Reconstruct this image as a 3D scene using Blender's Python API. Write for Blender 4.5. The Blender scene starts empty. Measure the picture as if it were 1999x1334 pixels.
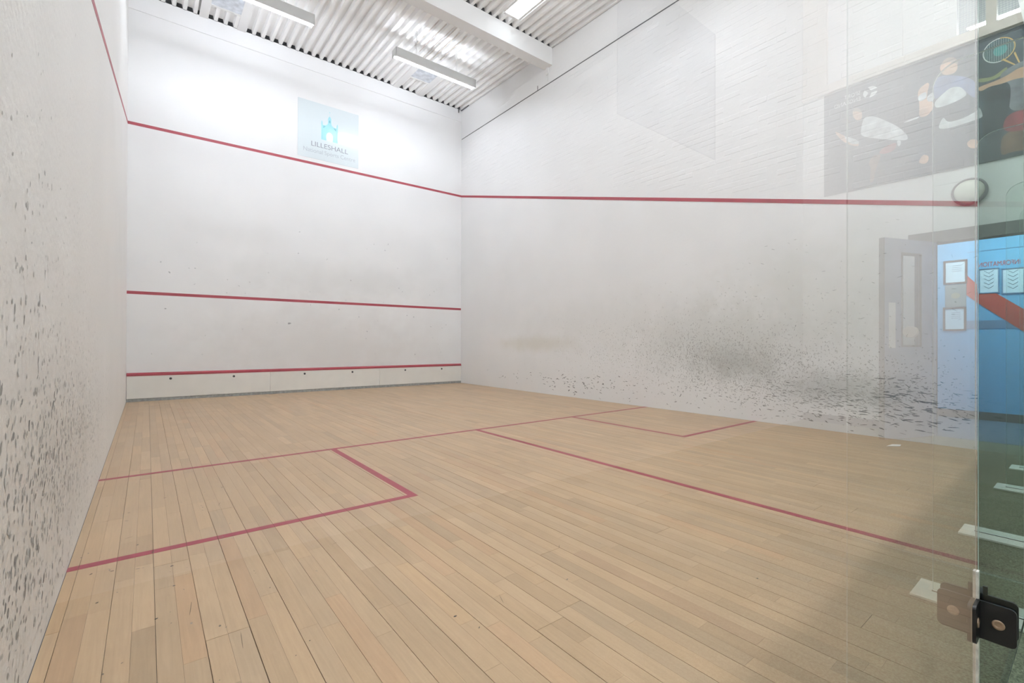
import bpy, bmesh, math, random
from mathutils import Vector, Matrix
random.seed(7)
S = bpy.context.scene
COL = S.collection
PI = math.pi

# ---------------------------------------------------------------- camera, world, exposure
cd = bpy.data.cameras.new('camera'); cam = bpy.data.objects.new('camera', cd); COL.objects.link(cam)
cd.sensor_width = 36.0; cd.lens = 909.106 * 36.0 / 1999.0; cd.clip_start = 0.01; cd.clip_end = 200
CAM = Vector((0.26943, -0.14204, 0.98855)); YAW = 0.664354; PITCH = 0.0034357; ROLL = 0.0030355
F = Vector((math.sin(YAW)*math.cos(PITCH), math.cos(YAW)*math.cos(PITCH), math.sin(PITCH)))
R = Vector((math.cos(YAW), -math.sin(YAW), 0)); U = R.cross(F)
R2 = R*math.cos(ROLL) + U*math.sin(ROLL); U2 = U*math.cos(ROLL) - R*math.sin(ROLL)
m = Matrix((R2, U2, -F)).transposed().to_4x4(); m.translation = CAM
cam.matrix_world = m
S.camera = cam
w = bpy.data.worlds.new('world'); S.world = w; w.use_nodes = True
w.node_tree.nodes['Background'].inputs[0].default_value = (0.30, 0.34, 0.42, 1)
w.node_tree.nodes['Background'].inputs[1].default_value = 0.25
S.view_settings.view_transform = 'Standard'; S.view_settings.look = 'None'
S.view_settings.gamma = 1.0; S.view_settings.use_curve_mapping = False
S.view_settings.exposure = 0.14
S.cycles.use_denoising = True
S.cycles.max_bounces = 20; S.cycles.transmission_bounces = 8; S.cycles.glossy_bounces = 12
S.cycles.diffuse_bounces = 6; S.cycles.transparent_max_bounces = 40
S.cycles.sample_clamp_indirect = 12.0
COURT_TUBE = 77.0      # front pair
ADDED_REAR_TUBE = 36.0      # emission of tubes in the added, unseen rear luminaires
ADDED_HALL_TUBE = 140.0       # emission of tubes in the added, unseen lobby luminaires
BLUE_LAMP = 21.0       # W, ceiling lamp in the blue office
PANE_TINT = (0.985, 0.99, 0.985); DARK_TINT = (0.13, 0.165, 0.15)    # clear panes; dark tint on the lobby-side face of farther ones

# ---------------------------------------------------------------- materials
def lin(r, g, b):
    f = lambda c: (c/255/12.92) if c/255 <= 0.04045 else ((c/255+0.055)/1.055)**2.4
    return (f(r), f(g), f(b))
def mat(name, col, rough=0.5, spec=0.5, metal=0.0, noise=0.0, nscale=8.0, bump=0.0, bscale=60.0, emit=None, estr=0.0, trans=0.0, ior=1.5, coat=0.0):
    m = bpy.data.materials.new(name); m.use_nodes = True
    nt = m.node_tree; p = nt.nodes['Principled BSDF']
    p.inputs['Base Color'].default_value = (*col, 1); p.inputs['Roughness'].default_value = rough
    p.inputs['Specular IOR Level'].default_value = spec; p.inputs['Metallic'].default_value = metal
    p.inputs['Transmission Weight'].default_value = trans; p.inputs['IOR'].default_value = ior
    p.inputs['Coat Weight'].default_value = coat
    if emit: p.inputs['Emission Color'].default_value = (*emit, 1); p.inputs['Emission Strength'].default_value = estr
    tc = nt.nodes.new('ShaderNodeTexCoord')
    if noise > 0:
        n = nt.nodes.new('ShaderNodeTexNoise'); n.inputs['Scale'].default_value = nscale; n.inputs['Detail'].default_value = 5
        nt.links.new(tc.outputs['Object'], n.inputs['Vector'])
        mr = nt.nodes.new('ShaderNodeMapRange'); mr.inputs[1].default_value = 0.3; mr.inputs[2].default_value = 0.7
        mr.inputs[3].default_value = 1-noise; mr.inputs[4].default_value = 1+noise
        nt.links.new(n.outputs['Fac'], mr.inputs[0])
        vm = nt.nodes.new('ShaderNodeVectorMath'); vm.operation = 'SCALE'; vm.inputs[0].default_value = col
        nt.links.new(mr.outputs[0], vm.inputs['Scale']); nt.links.new(vm.outputs[0], p.inputs['Base Color'])
    if bump > 0:
        n = nt.nodes.new('ShaderNodeTexNoise'); n.inputs['Scale'].default_value = bscale; n.inputs['Detail'].default_value = 4
        nt.links.new(tc.outputs['Object'], n.inputs['Vector'])
        b = nt.nodes.new('ShaderNodeBump'); b.inputs['Strength'].default_value = bump; b.inputs['Distance'].default_value = 0.01
        nt.links.new(n.outputs['Fac'], b.inputs['Height']); nt.links.new(b.outputs[0], p.inputs['Normal'])
    return m

def wall_mat(name, base, stains=(), bump=0.12, rough=0.45):
    """painted plaster; stains = list of (centre, radii, colour, strength) dirt patches with their own shape; front ones also paint light falloff"""
    m = mat(name, base, rough=rough, spec=0.35, noise=0.025, nscale=1.3, bump=bump, bscale=26)
    nt = m.node_tree; p = nt.nodes['Principled BSDF']; N = nt.nodes; L = nt.links
    src = p.inputs['Base Color'].links[0].from_socket
    tc = [n for n in N if n.type == 'TEX_COORD'][0]
    for c, r, colr, s in stains:
        sub = N.new('ShaderNodeVectorMath'); sub.operation = 'SUBTRACT'; sub.inputs[1].default_value = c
        L.new(tc.outputs['Object'], sub.inputs[0])
        dv = N.new('ShaderNodeVectorMath'); dv.operation = 'DIVIDE'; dv.inputs[1].default_value = r
        L.new(sub.outputs[0], dv.inputs[0])
        ln = N.new('ShaderNodeVectorMath'); ln.operation = 'LENGTH'; L.new(dv.outputs[0], ln.inputs[0])
        nz = N.new('ShaderNodeTexNoise'); nz.inputs['Scale'].default_value = 3.2; nz.inputs['Detail'].default_value = 7; nz.inputs['Roughness'].default_value = 0.68
        L.new(tc.outputs['Object'], nz.inputs['Vector'])
        ad = N.new('ShaderNodeMath'); ad.operation = 'MULTIPLY_ADD'; ad.inputs[1].default_value = 1.1; L.new(nz.outputs['Fac'], ad.inputs[0])
        L.new(ln.outputs['Value'], ad.inputs[2])
        mr = N.new('ShaderNodeMapRange'); mr.interpolation_type = 'SMOOTHSTEP'
        mr.inputs[1].default_value = 0.55; mr.inputs[2].default_value = 1.55; mr.inputs[3].default_value = s; mr.inputs[4].default_value = 0
        L.new(ad.outputs[0], mr.inputs[0])
        mx = N.new('ShaderNodeMix'); mx.data_type = 'RGBA'; mx.inputs[7].default_value = (*colr, 1)
        L.new(mr.outputs[0], mx.inputs[0]); L.new(src, mx.inputs[6]); src = mx.outputs[2]
    L.new(src, p.inputs['Base Color'])
    return m

WHITE = (0.80, 0.795, 0.79)
M = {}
M['front'] = wall_mat('plaster_front', WHITE, [((3.6, 9.75, 2.3), (3.3, 1, 0.55), (0.60, 0.59, 0.57), 0.35), ((1.6, 9.75, 3.0), (1.4, 1, 0.35), (0.62, 0.61, 0.59), 0.22), ((3.2, 9.75, 0.9), (3.6, 1, 1.5), (0.64, 0.61, 0.59), 0.55)])  # smudges, strengthened so the wall also greys as the light fades downward
M['left'] = wall_mat('plaster_left', (0.77, 0.755, 0.73), [((0, 2.0, 0.6), (1, 2.6, 1.0), (0.58, 0.54, 0.49), 0.45)], bump=0.3)
M['right'] = wall_mat('plaster_right', WHITE, [
    ((6.4, 2.95, 0.74), (1, 0.85, 0.34), (0.30, 0.31, 0.28), 0.55),
    ((6.4, 1.75, 0.50), (1, 1.05, 0.30), (0.32, 0.33, 0.31), 0.50),
    ((6.4, 3.1, 1.0), (1, 2.1, 0.75), (0.52, 0.53, 0.50), 0.55),
    ((6.4, 7.0, 0.98), (1, 1.6, 0.24), (0.60, 0.55, 0.42), 0.42),
    ((6.4, 5.0, 1.3), (1, 3.4, 0.8), (0.66, 0.65, 0.62), 0.45),
    ((6.4, 2.0, 1.6), (1, 1.6, 1.0), (0.62, 0.62, 0.57), 0.5)], bump=0.15)
M['white'] = mat('white_paint', (0.80, 0.79, 0.78), rough=0.5, noise=0.02, nscale=2)
M['hall'] = mat('lobby_paint', (0.80, 0.81, 0.80), rough=0.55, noise=0.02, nscale=2, bump=0.05)
M['deck'] = mat('deck_paint', (0.91, 0.90, 0.89), rough=0.9, noise=0.05, nscale=1.5)
M['darkdeck'] = mat('dark_deck', (0.05, 0.052, 0.062), rough=0.6, noise=0.3, nscale=20)
M['beam'] = mat('beam_paint', (0.80, 0.79, 0.78), rough=0.8, noise=0.02, nscale=3)
M['red'] = mat('red_line_paint', lin(158, 52, 66), rough=0.5, noise=0.06, nscale=9)
M['redfloor'] = mat('red_floor_paint', lin(150, 56, 70), rough=0.55, noise=0.12, nscale=14)
M['tin'] = mat('tin_board_paint', (0.76, 0.74, 0.69), rough=0.5, noise=0.03, nscale=5)
M['tinbase'] = mat('grey_base_strip', (0.33, 0.34, 0.33), rough=0.7, noise=0.25, nscale=25)
M['dark'] = mat('dark_metal', (0.03, 0.03, 0.035), rough=0.5, noise=0.1)
M['gap'] = mat('dark_gap', (0.10, 0.10, 0.10), rough=0.9, noise=0.1)
M['black'] = mat('black_powder_coat', (0.012, 0.012, 0.014), rough=0.38, noise=0.15, nscale=40, bump=0.05, bscale=400)
M['copper'] = mat('bolt_metal', (0.50, 0.36, 0.26), rough=0.4, metal=0.7, noise=0.2, nscale=90)
M['steel'] = mat('satin_steel', (0.68, 0.68, 0.64), rough=0.35, metal=0.4, noise=0.04)
M['housing'] = mat('luminaire_housing', (0.62, 0.62, 0.61), rough=0.4, noise=0.02)
M['tube'] = mat('lit_tube', (1, 1, 1), emit=(0.925, 0.985, 1.10), estr=COURT_TUBE, noise=0.0)
M['addedreartube'] = mat('added_rear_tube', (1, 1, 1), emit=(0.925, 0.985, 1.10), estr=ADDED_REAR_TUBE)
M['addedhalltube'] = mat('added_lobby_tube', (1, 1, 1), emit=(0.96, 0.99, 1.03), estr=ADDED_HALL_TUBE)
M['gallerytube'] = mat('lit_gallery_tube', (1, 1, 1), emit=(0.9, 0.96, 1.0), estr=110.0)
M['skyglow'] = mat('daylit_rooflight', (0.9, 0.92, 1), emit=(0.86, 0.94, 1.0), estr=5.0)
M['skydull'] = mat('grey_rooflight', (0.60, 0.63, 0.68), rough=0.3, noise=0.25, nscale=9, bump=0.3)
def pane_mat(name, tint):
    """sheet glass: Fresnel mirror on the face a ray enters by, tinted see-through on both faces"""
    m = bpy.data.materials.new(name); m.use_nodes = True; nt = m.node_tree; N = nt.nodes; L = nt.links
    N.remove(N['Principled BSDF']); out = N['Material Output']
    fr = N.new('ShaderNodeFresnel'); fr.inputs['IOR'].default_value = 1.5
    ge = N.new('ShaderNodeNewGeometry'); inv = N.new('ShaderNodeMath'); inv.operation = 'SUBTRACT'; inv.inputs[0].default_value = 1
    L.new(ge.outputs['Backfacing'], inv.inputs[1])
    mu = N.new('ShaderNodeMath'); mu.operation = 'MULTIPLY'; L.new(fr.outputs[0], mu.inputs[0]); L.new(inv.outputs[0], mu.inputs[1])
    tr = N.new('ShaderNodeBsdfTransparent'); tr.inputs[0].default_value = (*tint, 1)
    gl = N.new('ShaderNodeBsdfGlossy'); gl.inputs['Roughness'].default_value = 0.0; gl.inputs[0].default_value = (1, 1, 1, 1)
    mx = N.new('ShaderNodeMixShader'); L.new(mu.outputs[0], mx.inputs[0]); L.new(tr.outputs[0], mx.inputs[1]); L.new(gl.outputs[0], mx.inputs[2])
    L.new(mx.outputs[0], out.inputs['Surface']); return m
M['glass'] = pane_mat('clear_glass', PANE_TINT)
M['darkglass'] = pane_mat('tinted_glass', DARK_TINT)
M['finglass'] = pane_mat('fin_glass', (0.955, 0.985, 0.97))
M['edge'] = mat('glass_edge', (0.60, 0.70, 0.66), rough=0.3, noise=0.1, nscale=30)
M['seal'] = mat('silicone_seal', (0.72, 0.71, 0.66), rough=0.5, noise=0.25, nscale=60)
M['plate'] = mat('cream_foot_plate', (0.74, 0.76, 0.68), rough=0.5, noise=0.05, nscale=20)
M['slot'] = mat('foot_plate_slot', (0.05, 0.05, 0.04), rough=0.8)
M['carpet'] = mat('green_carpet', (0.25, 0.265, 0.19), rough=1.0, spec=0.1, noise=0.5, nscale=160, bump=0.9, bscale=300)
M['bluecarpet'] = mat('grey_blue_carpet', (0.12, 0.17, 0.21), rough=1.0, spec=0.1, noise=0.3, nscale=120)
M['blue'] = mat('blue_wall_paint', (0.15, 0.42, 0.64), rough=0.6, noise=0.03)
M['bluepale'] = mat('pale_blue_wall_paint', (0.26, 0.54, 0.84), rough=0.6, noise=0.03)
M['stripe'] = mat('red_stripe_paint', lin(190, 60, 40), rough=0.6, noise=0.05)
M['dado'] = mat('slate_dado_paint', (0.12, 0.22, 0.34), rough=0.6, noise=0.05)
M['skirt'] = mat('dark_skirting_paint', (0.10, 0.10, 0.09), rough=0.6, noise=0.1)
M['frame'] = mat('grey_door_frame_paint', (0.10, 0.115, 0.11), rough=0.5, noise=0.08)
M['leaf'] = mat('bluish_door_grey', (0.28, 0.34, 0.44), rough=0.4, noise=0.05)  # grey with the office's reflected blue light mixed into the colour
M['paper'] = mat('paper', (0.62, 0.70, 0.74), rough=0.7, noise=0.03)
M['paperwhite'] = mat('white_paper', (0.85, 0.84, 0.82), rough=0.8)
M['ink'] = mat('dark_ink', (0.05, 0.07, 0.10), rough=0.8)
M['tan'] = mat('tan_print', (0.40, 0.33, 0.20), rough=0.6, noise=0.1)
M['greyboard'] = mat('grey_notice', (0.22, 0.25, 0.24), rough=0.6, noise=0.08)
M['wood_frame'] = mat('brown_picture_frame', (0.12, 0.06, 0.05), rough=0.5, noise=0.2, nscale=30)
M['rail'] = mat('beige_rail_paint', (0.74, 0.68, 0.60), rough=0.5, noise=0.05)
M['mesh'] = mat('pale_wire', (0.55, 0.56, 0.62), rough=0.5)
M['sign'] = mat('pale_sign_gloss', (0.68, 0.745, 0.765), rough=0.12, spec=0.6, noise=0.01)
M['teal'] = mat('turquoise_print', (0.30, 0.63, 0.69), rough=0.3, noise=0.02)
M['tealdark'] = mat('deep_turquoise_print', (0.16, 0.42, 0.48), rough=0.3)
M['greytext'] = mat('grey_print', (0.22, 0.24, 0.28), rough=0.4)
M['greytext2'] = mat('light_grey_print', (0.42, 0.46, 0.50), rough=0.4)
M['poster'] = mat('poster_slate', (0.030, 0.055, 0.075), rough=0.45, noise=0.35, nscale=1.6)
M['poster2'] = mat('grey_poster', (0.36, 0.39, 0.43), rough=0.5, noise=0.1, nscale=2)
M['skin'] = mat('poster_skin', (0.62, 0.38, 0.25), rough=0.5, noise=0.25, nscale=12)
M['skindark'] = mat('poster_skin_shade', (0.20, 0.11, 0.07), rough=0.5, noise=0.35, nscale=12)
M['shirt'] = mat('poster_white_shirt', (0.62, 0.66, 0.68), rough=0.5, noise=0.35, nscale=9)
M['pblue'] = mat('poster_blue_shirt', (0.14, 0.20, 0.38), rough=0.5, noise=0.3, nscale=9)
M['pgrey'] = mat('poster_grey_shirt', (0.20, 0.21, 0.24), rough=0.5, noise=0.4, nscale=9)
M['pred'] = mat('poster_red_shorts', (0.30, 0.05, 0.06), rough=0.5, noise=0.3, nscale=9)
M['pdark'] = mat('poster_dark_clothes', (0.016, 0.028, 0.042), rough=0.5)
M['polive'] = mat('poster_olive_sleeve', (0.28, 0.30, 0.12), rough=0.5)
M['pyellow'] = mat('poster_yellow_frame', (0.80, 0.50, 0.16), rough=0.5)
M['pwhite'] = mat('poster_white_print', (0.85, 0.87, 0.88), rough=0.5)
M['pteal'] = mat('poster_teal_print', (0.03, 0.36, 0.36), rough=0.5)
M['hair'] = mat('poster_hair', (0.30, 0.24, 0.18), rough=0.6)
M['lampdome'] = mat('cream_lamp_dome', (0.80, 0.80, 0.70), rough=0.3)
M['lamprim'] = mat('grey_lamp_rim', (0.16, 0.16, 0.17), rough=0.4)

def attr_mat(name, rough, spec=0.3, grain=False):
    m = mat(name, (0.5, 0.5, 0.5), rough=rough, spec=spec); nt = m.node_tree; N = nt.nodes; L = nt.links; p = N['Principled BSDF']
    a = N.new('ShaderNodeVertexColor'); a.layer_name = 'tone'
    if not grain: L.new(a.outputs['Color'], p.inputs['Base Color']); return m
    tc = [n for n in N if n.type == 'TEX_COORD'][0]
    mp = N.new('ShaderNodeMapping'); mp.inputs['Scale'].default_value = (34, 1.6, 34); L.new(tc.outputs['Object'], mp.inputs['Vector'])
    n1 = N.new('ShaderNodeTexNoise'); n1.inputs['Scale'].default_value = 2.4; n1.inputs['Detail'].default_value = 6; n1.inputs['Roughness'].default_value = 0.6
    n1.inputs['Distortion'].default_value = 0.9
    L.new(mp.outputs[0], n1.inputs['Vector'])
    r1 = N.new('ShaderNodeMapRange'); r1.inputs[1].default_value = 0.25; r1.inputs[2].default_value = 0.75; r1.inputs[3].default_value = 0.91; r1.inputs[4].default_value = 1.06
    L.new(n1.outputs['Fac'], r1.inputs[0])
    n2 = N.new('ShaderNodeTexNoise'); n2.inputs['Scale'].default_value = 2.6; n2.inputs['Detail'].default_value = 6
    L.new(tc.outputs['Object'], n2.inputs['Vector'])
    r2 = N.new('ShaderNodeMapRange'); r2.inputs[1].default_value = 0.3; r2.inputs[2].default_value = 0.7; r2.inputs[3].default_value = 0.95; r2.inputs[4].default_value = 1.04
    L.new(n2.outputs['Fac'], r2.inputs[0])
    mu = N.new('ShaderNodeMath'); mu.operation = 'MULTIPLY'; L.new(r1.outputs[0], mu.inputs[0]); L.new(r2.outputs[0], mu.inputs[1])
    vm = N.new('ShaderNodeVectorMath'); vm.operation = 'SCALE'; L.new(a.outputs['Color'], vm.inputs[0]); L.new(mu.outputs[0], vm.inputs['Scale'])
    L.new(vm.outputs[0], p.inputs['Base Color'])
    return m
M['wood'] = attr_mat('beech_strip', 0.42, 0.30, True)
M['mark'] = attr_mat('rubber_mark', 0.6)

# ---------------------------------------------------------------- mesh helpers
def add_box(bm, a, b, mi=0):
    x0, y0, z0 = a; x1, y1, z1 = b
    v = [bm.verts.new(c) for c in ((x0,y0,z0),(x1,y0,z0),(x1,y1,z0),(x0,y1,z0),(x0,y0,z1),(x1,y0,z1),(x1,y1,z1),(x0,y1,z1))]
    fs = []
    for q in ((0,3,2,1),(4,5,6,7),(0,1,5,4),(1,2,6,5),(2,3,7,6),(3,0,4,7)):
        f = bm.faces.new([v[i] for i in q]); f.material_index = mi; fs.append(f)
    return fs
def add_prism(bm, pts3, vec, mi=0):
    vec = Vector(vec); n = len(pts3)
    a = [bm.verts.new(Vector(p)) for p in pts3]; b = [bm.verts.new(Vector(p)+vec) for p in pts3]
    fs = [bm.faces.new(a), bm.faces.new(b[::-1])]
    for i in range(n):
        fs.append(bm.faces.new((a[i], b[i], b[(i+1) % n], a[(i+1) % n])))
    for f in fs: f.material_index = mi
def add_cyl(bm, a, b, r, seg=16, mi=0, r2=None):
    a = Vector(a); b = Vector(b); d = (b-a).normalized(); r2 = r if r2 is None else r2
    u = d.orthogonal().normalized(); v = d.cross(u)
    A = [bm.verts.new(a+r*(u*math.cos(t)+v*math.sin(t))) for t in [2*PI*i/seg for i in range(seg)]]
    B = [bm.verts.new(b+r2*(u*math.cos(t)+v*math.sin(t))) for t in [2*PI*i/seg for i in range(seg)]]
    for i in range(seg):
        f = bm.faces.new((A[i], A[(i+1) % seg], B[(i+1) % seg], B[i])); f.smooth = True; f.material_index = mi
    for f in (bm.faces.new(A[::-1]), bm.faces.new(B)): f.material_index = mi
def add_lathe(bm, origin, axis, prof, seg=32, mi=0):
    o = Vector(origin); d = Vector(axis).normalized(); u = d.orthogonal().normalized(); v = d.cross(u); rings = []
    for r, h in prof:
        rings.append([bm.verts.new(o+d*h+max(r, 1e-4)*(u*math.cos(2*PI*i/seg)+v*math.sin(2*PI*i/seg))) for i in range(seg)])
    for k in range(len(rings)-1):
        for i in range(seg):
            f = bm.faces.new((rings[k][i], rings[k][(i+1) % seg], rings[k+1][(i+1) % seg], rings[k+1][i])); f.smooth = True; f.material_index = mi
    bm.faces.new(rings[0][::-1]); bm.faces.new(rings[-1])
def obj(name, bm, mats, parent=None, bevel=0.0, props=None, normals=True):
    if normals: bmesh.ops.recalc_face_normals(bm, faces=bm.faces)
    me = bpy.data.meshes.new(name); bm.to_mesh(me); bm.free()
    for k in (mats if isinstance(mats, (list, tuple)) else [mats]): me.materials.append(M[k] if isinstance(k, str) else k)
    o = bpy.data.objects.new(name, me); COL.objects.link(o)
    if parent: o.parent = parent
    if bevel:
        b = o.modifiers.new('bevel', 'BEVEL'); b.width = bevel; b.segments = 2; b.limit_method = 'ANGLE'
    for k, v in (props or {}).items(): o[k] = v
    return o
def box(name, a, b, mats, parent=None, bevel=0.0, props=None):
    bm = bmesh.new(); add_box(bm, a, b); return obj(name, bm, mats, parent, bevel, props)
ST = {'kind': 'structure'}; SF = {'kind': 'stuff'}
def thing(name, label, cat, group=None, loc=(0, 0, 0)):
    o = bpy.data.objects.new(name, None); COL.objects.link(o); o.location = loc; o.empty_display_size = 0.1
    o['label'] = label; o['category'] = cat
    if group: o['group'] = group
    return o
def tag(o, label, cat, group=None):
    o['label'] = label; o['category'] = cat
    if group: o['group'] = group
    return o
def copy_tree(o, parent=None):
    c = o.copy(); COL.objects.link(c); c.parent = parent
    for ch in o.children: copy_tree(ch, c)
    return c
def chaikin(p, n=2):
    for _ in range(n):
        q = []
        for i in range(len(p)):
            a, b = p[i], p[(i+1) % len(p)]
            q += [(a[0]*.78+b[0]*.22, a[1]*.78+b[1]*.22), (a[0]*.22+b[0]*.78, a[1]*.22+b[1]*.78)]
        p = q
    return p
def text_mesh(name, s, plane, x0, z0, width, height, at, matk, parent, thick=0.0006):
    """raised lettering; plane 'front' faces -Y (x to the right), 'end' faces -X (reads towards -Y)"""
    cu = bpy.data.curves.new(name, 'FONT'); cu.body = s; cu.size = 1.0
    t = bpy.data.objects.new(name, cu); COL.objects.link(t); bpy.context.view_layer.update()
    me = bpy.data.meshes.new_from_object(t.evaluated_get(bpy.context.evaluated_depsgraph_get()))
    bpy.data.objects.remove(t)
    xs = [v.co.x for v in me.vertices]; ys = [v.co.y for v in me.vertices]
    sx = width/(max(xs)-min(xs)); sy = height/(max(ys)-min(ys)); mx, my = min(xs), min(ys)
    for v in me.vertices:
        a = (v.co.x-mx)*sx; b = (v.co.y-my)*sy
        v.co = (x0+a, at-thick, z0+b) if plane == 'front' else (at-thick, x0-a, z0+b)
    me.name = name; me.materials.clear(); me.materials.append(M[matk])
    o = bpy.data.objects.new(name, me); COL.objects.link(o); o.parent = parent
    return o

# ---------------------------------------------------------------- floor
W, LEN = 6.4, 9.75
GP = 0.038                                  # lobby-side face of the glass back wall
floor = box('floor', (0, 0.0, -0.06), (W, LEN, -0.021), 'gap', props=ST)
PW, PH0 = 0.129, 0.038
def plank_mesh(x0, x1, y0, y1, rnd):
    bm = bmesh.new(); cl = bm.loops.layers.float_color.new('tone')
    mid = (x0+x1)/2 if x1-x0 > 0.08 else None
    cols = [(x0, mid), (mid, x1)] if mid else [(x0, x1)]
    base = rnd.uniform(-0.02, 0.02)
    for ca, cb in cols:
        y = y0; first = True
        while y < y1-0.001:
            l = rnd.uniform(0.32, 0.95)
            if first: l *= rnd.uniform(0.3, 1); first = False
            ye = min(y1, y+l)
            if y1-ye < 0.12: ye = y1
            t = 1.0+base+rnd.gauss(0, 0.042)
            if rnd.random() < 0.07: t -= 0.07
            wm = rnd.gauss(0, 0.010)
            c = (0.475*t*(1+wm), 0.334*t, 0.204*t*(1-wm*1.6), 1)
            if rnd.random() < 0.05: c = (c[0]*1.0, c[1]*0.95, c[2]*0.93, 1)
            g = 0.00025
            for f in add_box(bm, (ca+g, y+g, -0.02), (cb-g, ye-g, 0)):
                for lp in f.loops: lp[cl] = c
            y = ye
    return bm
edges = [0.0] + [PH0+PW*i for i in range(50)] + [W]
edges = [e for e in edges if e <= W]
rnd = random.Random(11)
for i in range(len(edges)-1):
    xa, xb = edges[i], edges[i+1]
    if i == 0: xa = 0.0012
    if xb-xa < 0.01: continue
    y = GP+0.014-rnd.uniform(0.2, 3.5)
    while y < LEN:
        ye = y+3.7; a = max(y, GP+0.014); b = min(ye, LEN)
        if b-a > 0.05:
            wide = rnd.random() < 0.18
            g = 0.0011 if wide else rnd.uniform(0.0003, 0.0006)
            obj('plank', plank_mesh(xa+g, xb-g, a+0.0005, b-0.0005, rnd), 'wood', floor)
        y = ye
# court lines painted across the boards (cut at each board joint)
def line_x(name, x0, x1, y0, y1):
    bm = bmesh.new(); es = [x0]+[e for e in edges if x0 < e < x1]+[x1]
    for a, b in zip(es, es[1:]): add_box(bm, (a+0.0006, y0, 0), (b-0.0006, y1, 0.0006))
    return obj(name, bm, 'redfloor', floor)
def line_y(name, x0, x1, y0, y1):
    return box(name, (x0, y0, 0), (x1, y1, 0.0007), 'redfloor', floor)
line_x('short_line', 0.0, W, 4.262, 4.312)
line_y('half_court_line', 3.198, 3.248, GP+0.02, 4.262)
for xa, xb, xs in ((0.0, 1.655, 1.605), (4.735, W, 4.735)):
    bm = bmesh.new(); es = [xa]+[e for e in edges if xa < e < xb]+[xb]
    for a, b in zip(es, es[1:]): add_box(bm, (a+0.0006, 2.605, 0), (b-0.0006, 2.655, 0.0006))
    add_box(bm, (xs, 2.655, 0), (xs+0.05, 4.262, 0.0006))
    obj('service_box_line', bm, 'redfloor', floor)
# little dents and scuffs in the boards
bm = bmesh.new(); cl = bm.loops.layers.float_color.new('tone'); rr = random.Random(5)
def blob(bm, cl, o, u, v, a, b, ang, col, n=7, jit=0.3, rr=rr):
    ca, sa = math.cos(ang), math.sin(ang); vs = []
    for k in range(n):
        t = 2*PI*k/n; j = 1+rr.uniform(-jit, jit); p, q = a*math.cos(t)*j, b*math.sin(t)*j
        vs.append(bm.verts.new(o+u*(p*ca-q*sa)+v*(p*sa+q*ca)))
    f = bm.faces.new(vs)
    for lp in f.loops: lp[cl] = (*col, 1)
for k in range(150):
    x = rr.uniform(0.02, 6.2) if k > 60 else rr.uniform(0.02, 0.9); y = rr.uniform(0.7, 4.5)
    s = rr.choice([0.0018, 0.0025, 0.004]); d = rr.uniform(0.10, 0.3)
    blob(bm, cl, Vector((x, y, 0.0009)), Vector((1, 0, 0)), Vector((0, 1, 0)), s*rr.uniform(1, 2.6), s, rr.uniform(0, PI), (d*1.1, d*0.9, d*0.7))
for (x, y) in ((0.36, 2.40), (0.085, 2.52), (0.155, 2.50), (1.15, 1.31), (0.30, 1.95)):
    blob(bm, cl, Vector((x, y, 0.0009)), Vector((1, 0, 0)), Vector((0, 1, 0)), 0.007, 0.004, rr.uniform(0, 1), (0.05, 0.04, 0.035))
for (x, y, a, l) in ((0.40, 1.95, 1.45, 0.07), (0.52, 1.62, 1.5, 0.05), (0.20, 2.9, 0.4, 0.018), (1.35, 1.30, 1.2, 0.03), (2.2, 1.9, 1.5, 0.03), (1.0, 2.2, 0.3, 0.012), (0.62, 3.2, 1.3, 0.03), (1.85, 1.5, 0.8, 0.02), (2.6, 1.35, 1.6, 0.025)):
    blob(bm, cl, Vector((x, y, 0.0009)), Vector((1, 0, 0)), Vector((0, 1, 0)), l, 0.0012, a, (0.17, 0.12, 0.08))
obj('scuff_marks', bm, 'mark', floor, props=SF, normals=False)
box('carpet_floor', (-1.5, -2.3, -0.06), (7.0, GP, -0.002), 'carpet', props=ST)
box('office_floor', (7.0, -2.3, -0.06), (9.05, 1.2, -0.001), 'bluecarpet', props=ST)

# ---------------------------------------------------------------- walls
def topz(y): return 6.775-0.024*(LEN-y)
def slab_yz(name, x0, x1, ya, yb, mats, dz=0.0, props=ST):
    bm = bmesh.new()
    add_prism(bm, [(x0, ya, 0), (x0, yb, 0), (x0, yb, topz(yb)-dz), (x0, ya, topz(ya)-dz)], (x1-x0, 0, 0))
    return obj(name, bm, mats, props=props)
wl = slab_yz('wall_left', -0.2, 0.0, 0.0, LEN+0.2, 'left')
wr = slab_yz('wall_right', W, W+0.2, 0.0, LEN+0.2, 'right', dz=0.012)
wf = box('wall_front', (0, LEN, 0), (W, LEN+0.2, topz(LEN)+0.006), 'front', props=ST)
UX, UY, UZ = Vector((1, 0, 0)), Vector((0, 1, 0)), Vector((0, 0, 1))
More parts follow.
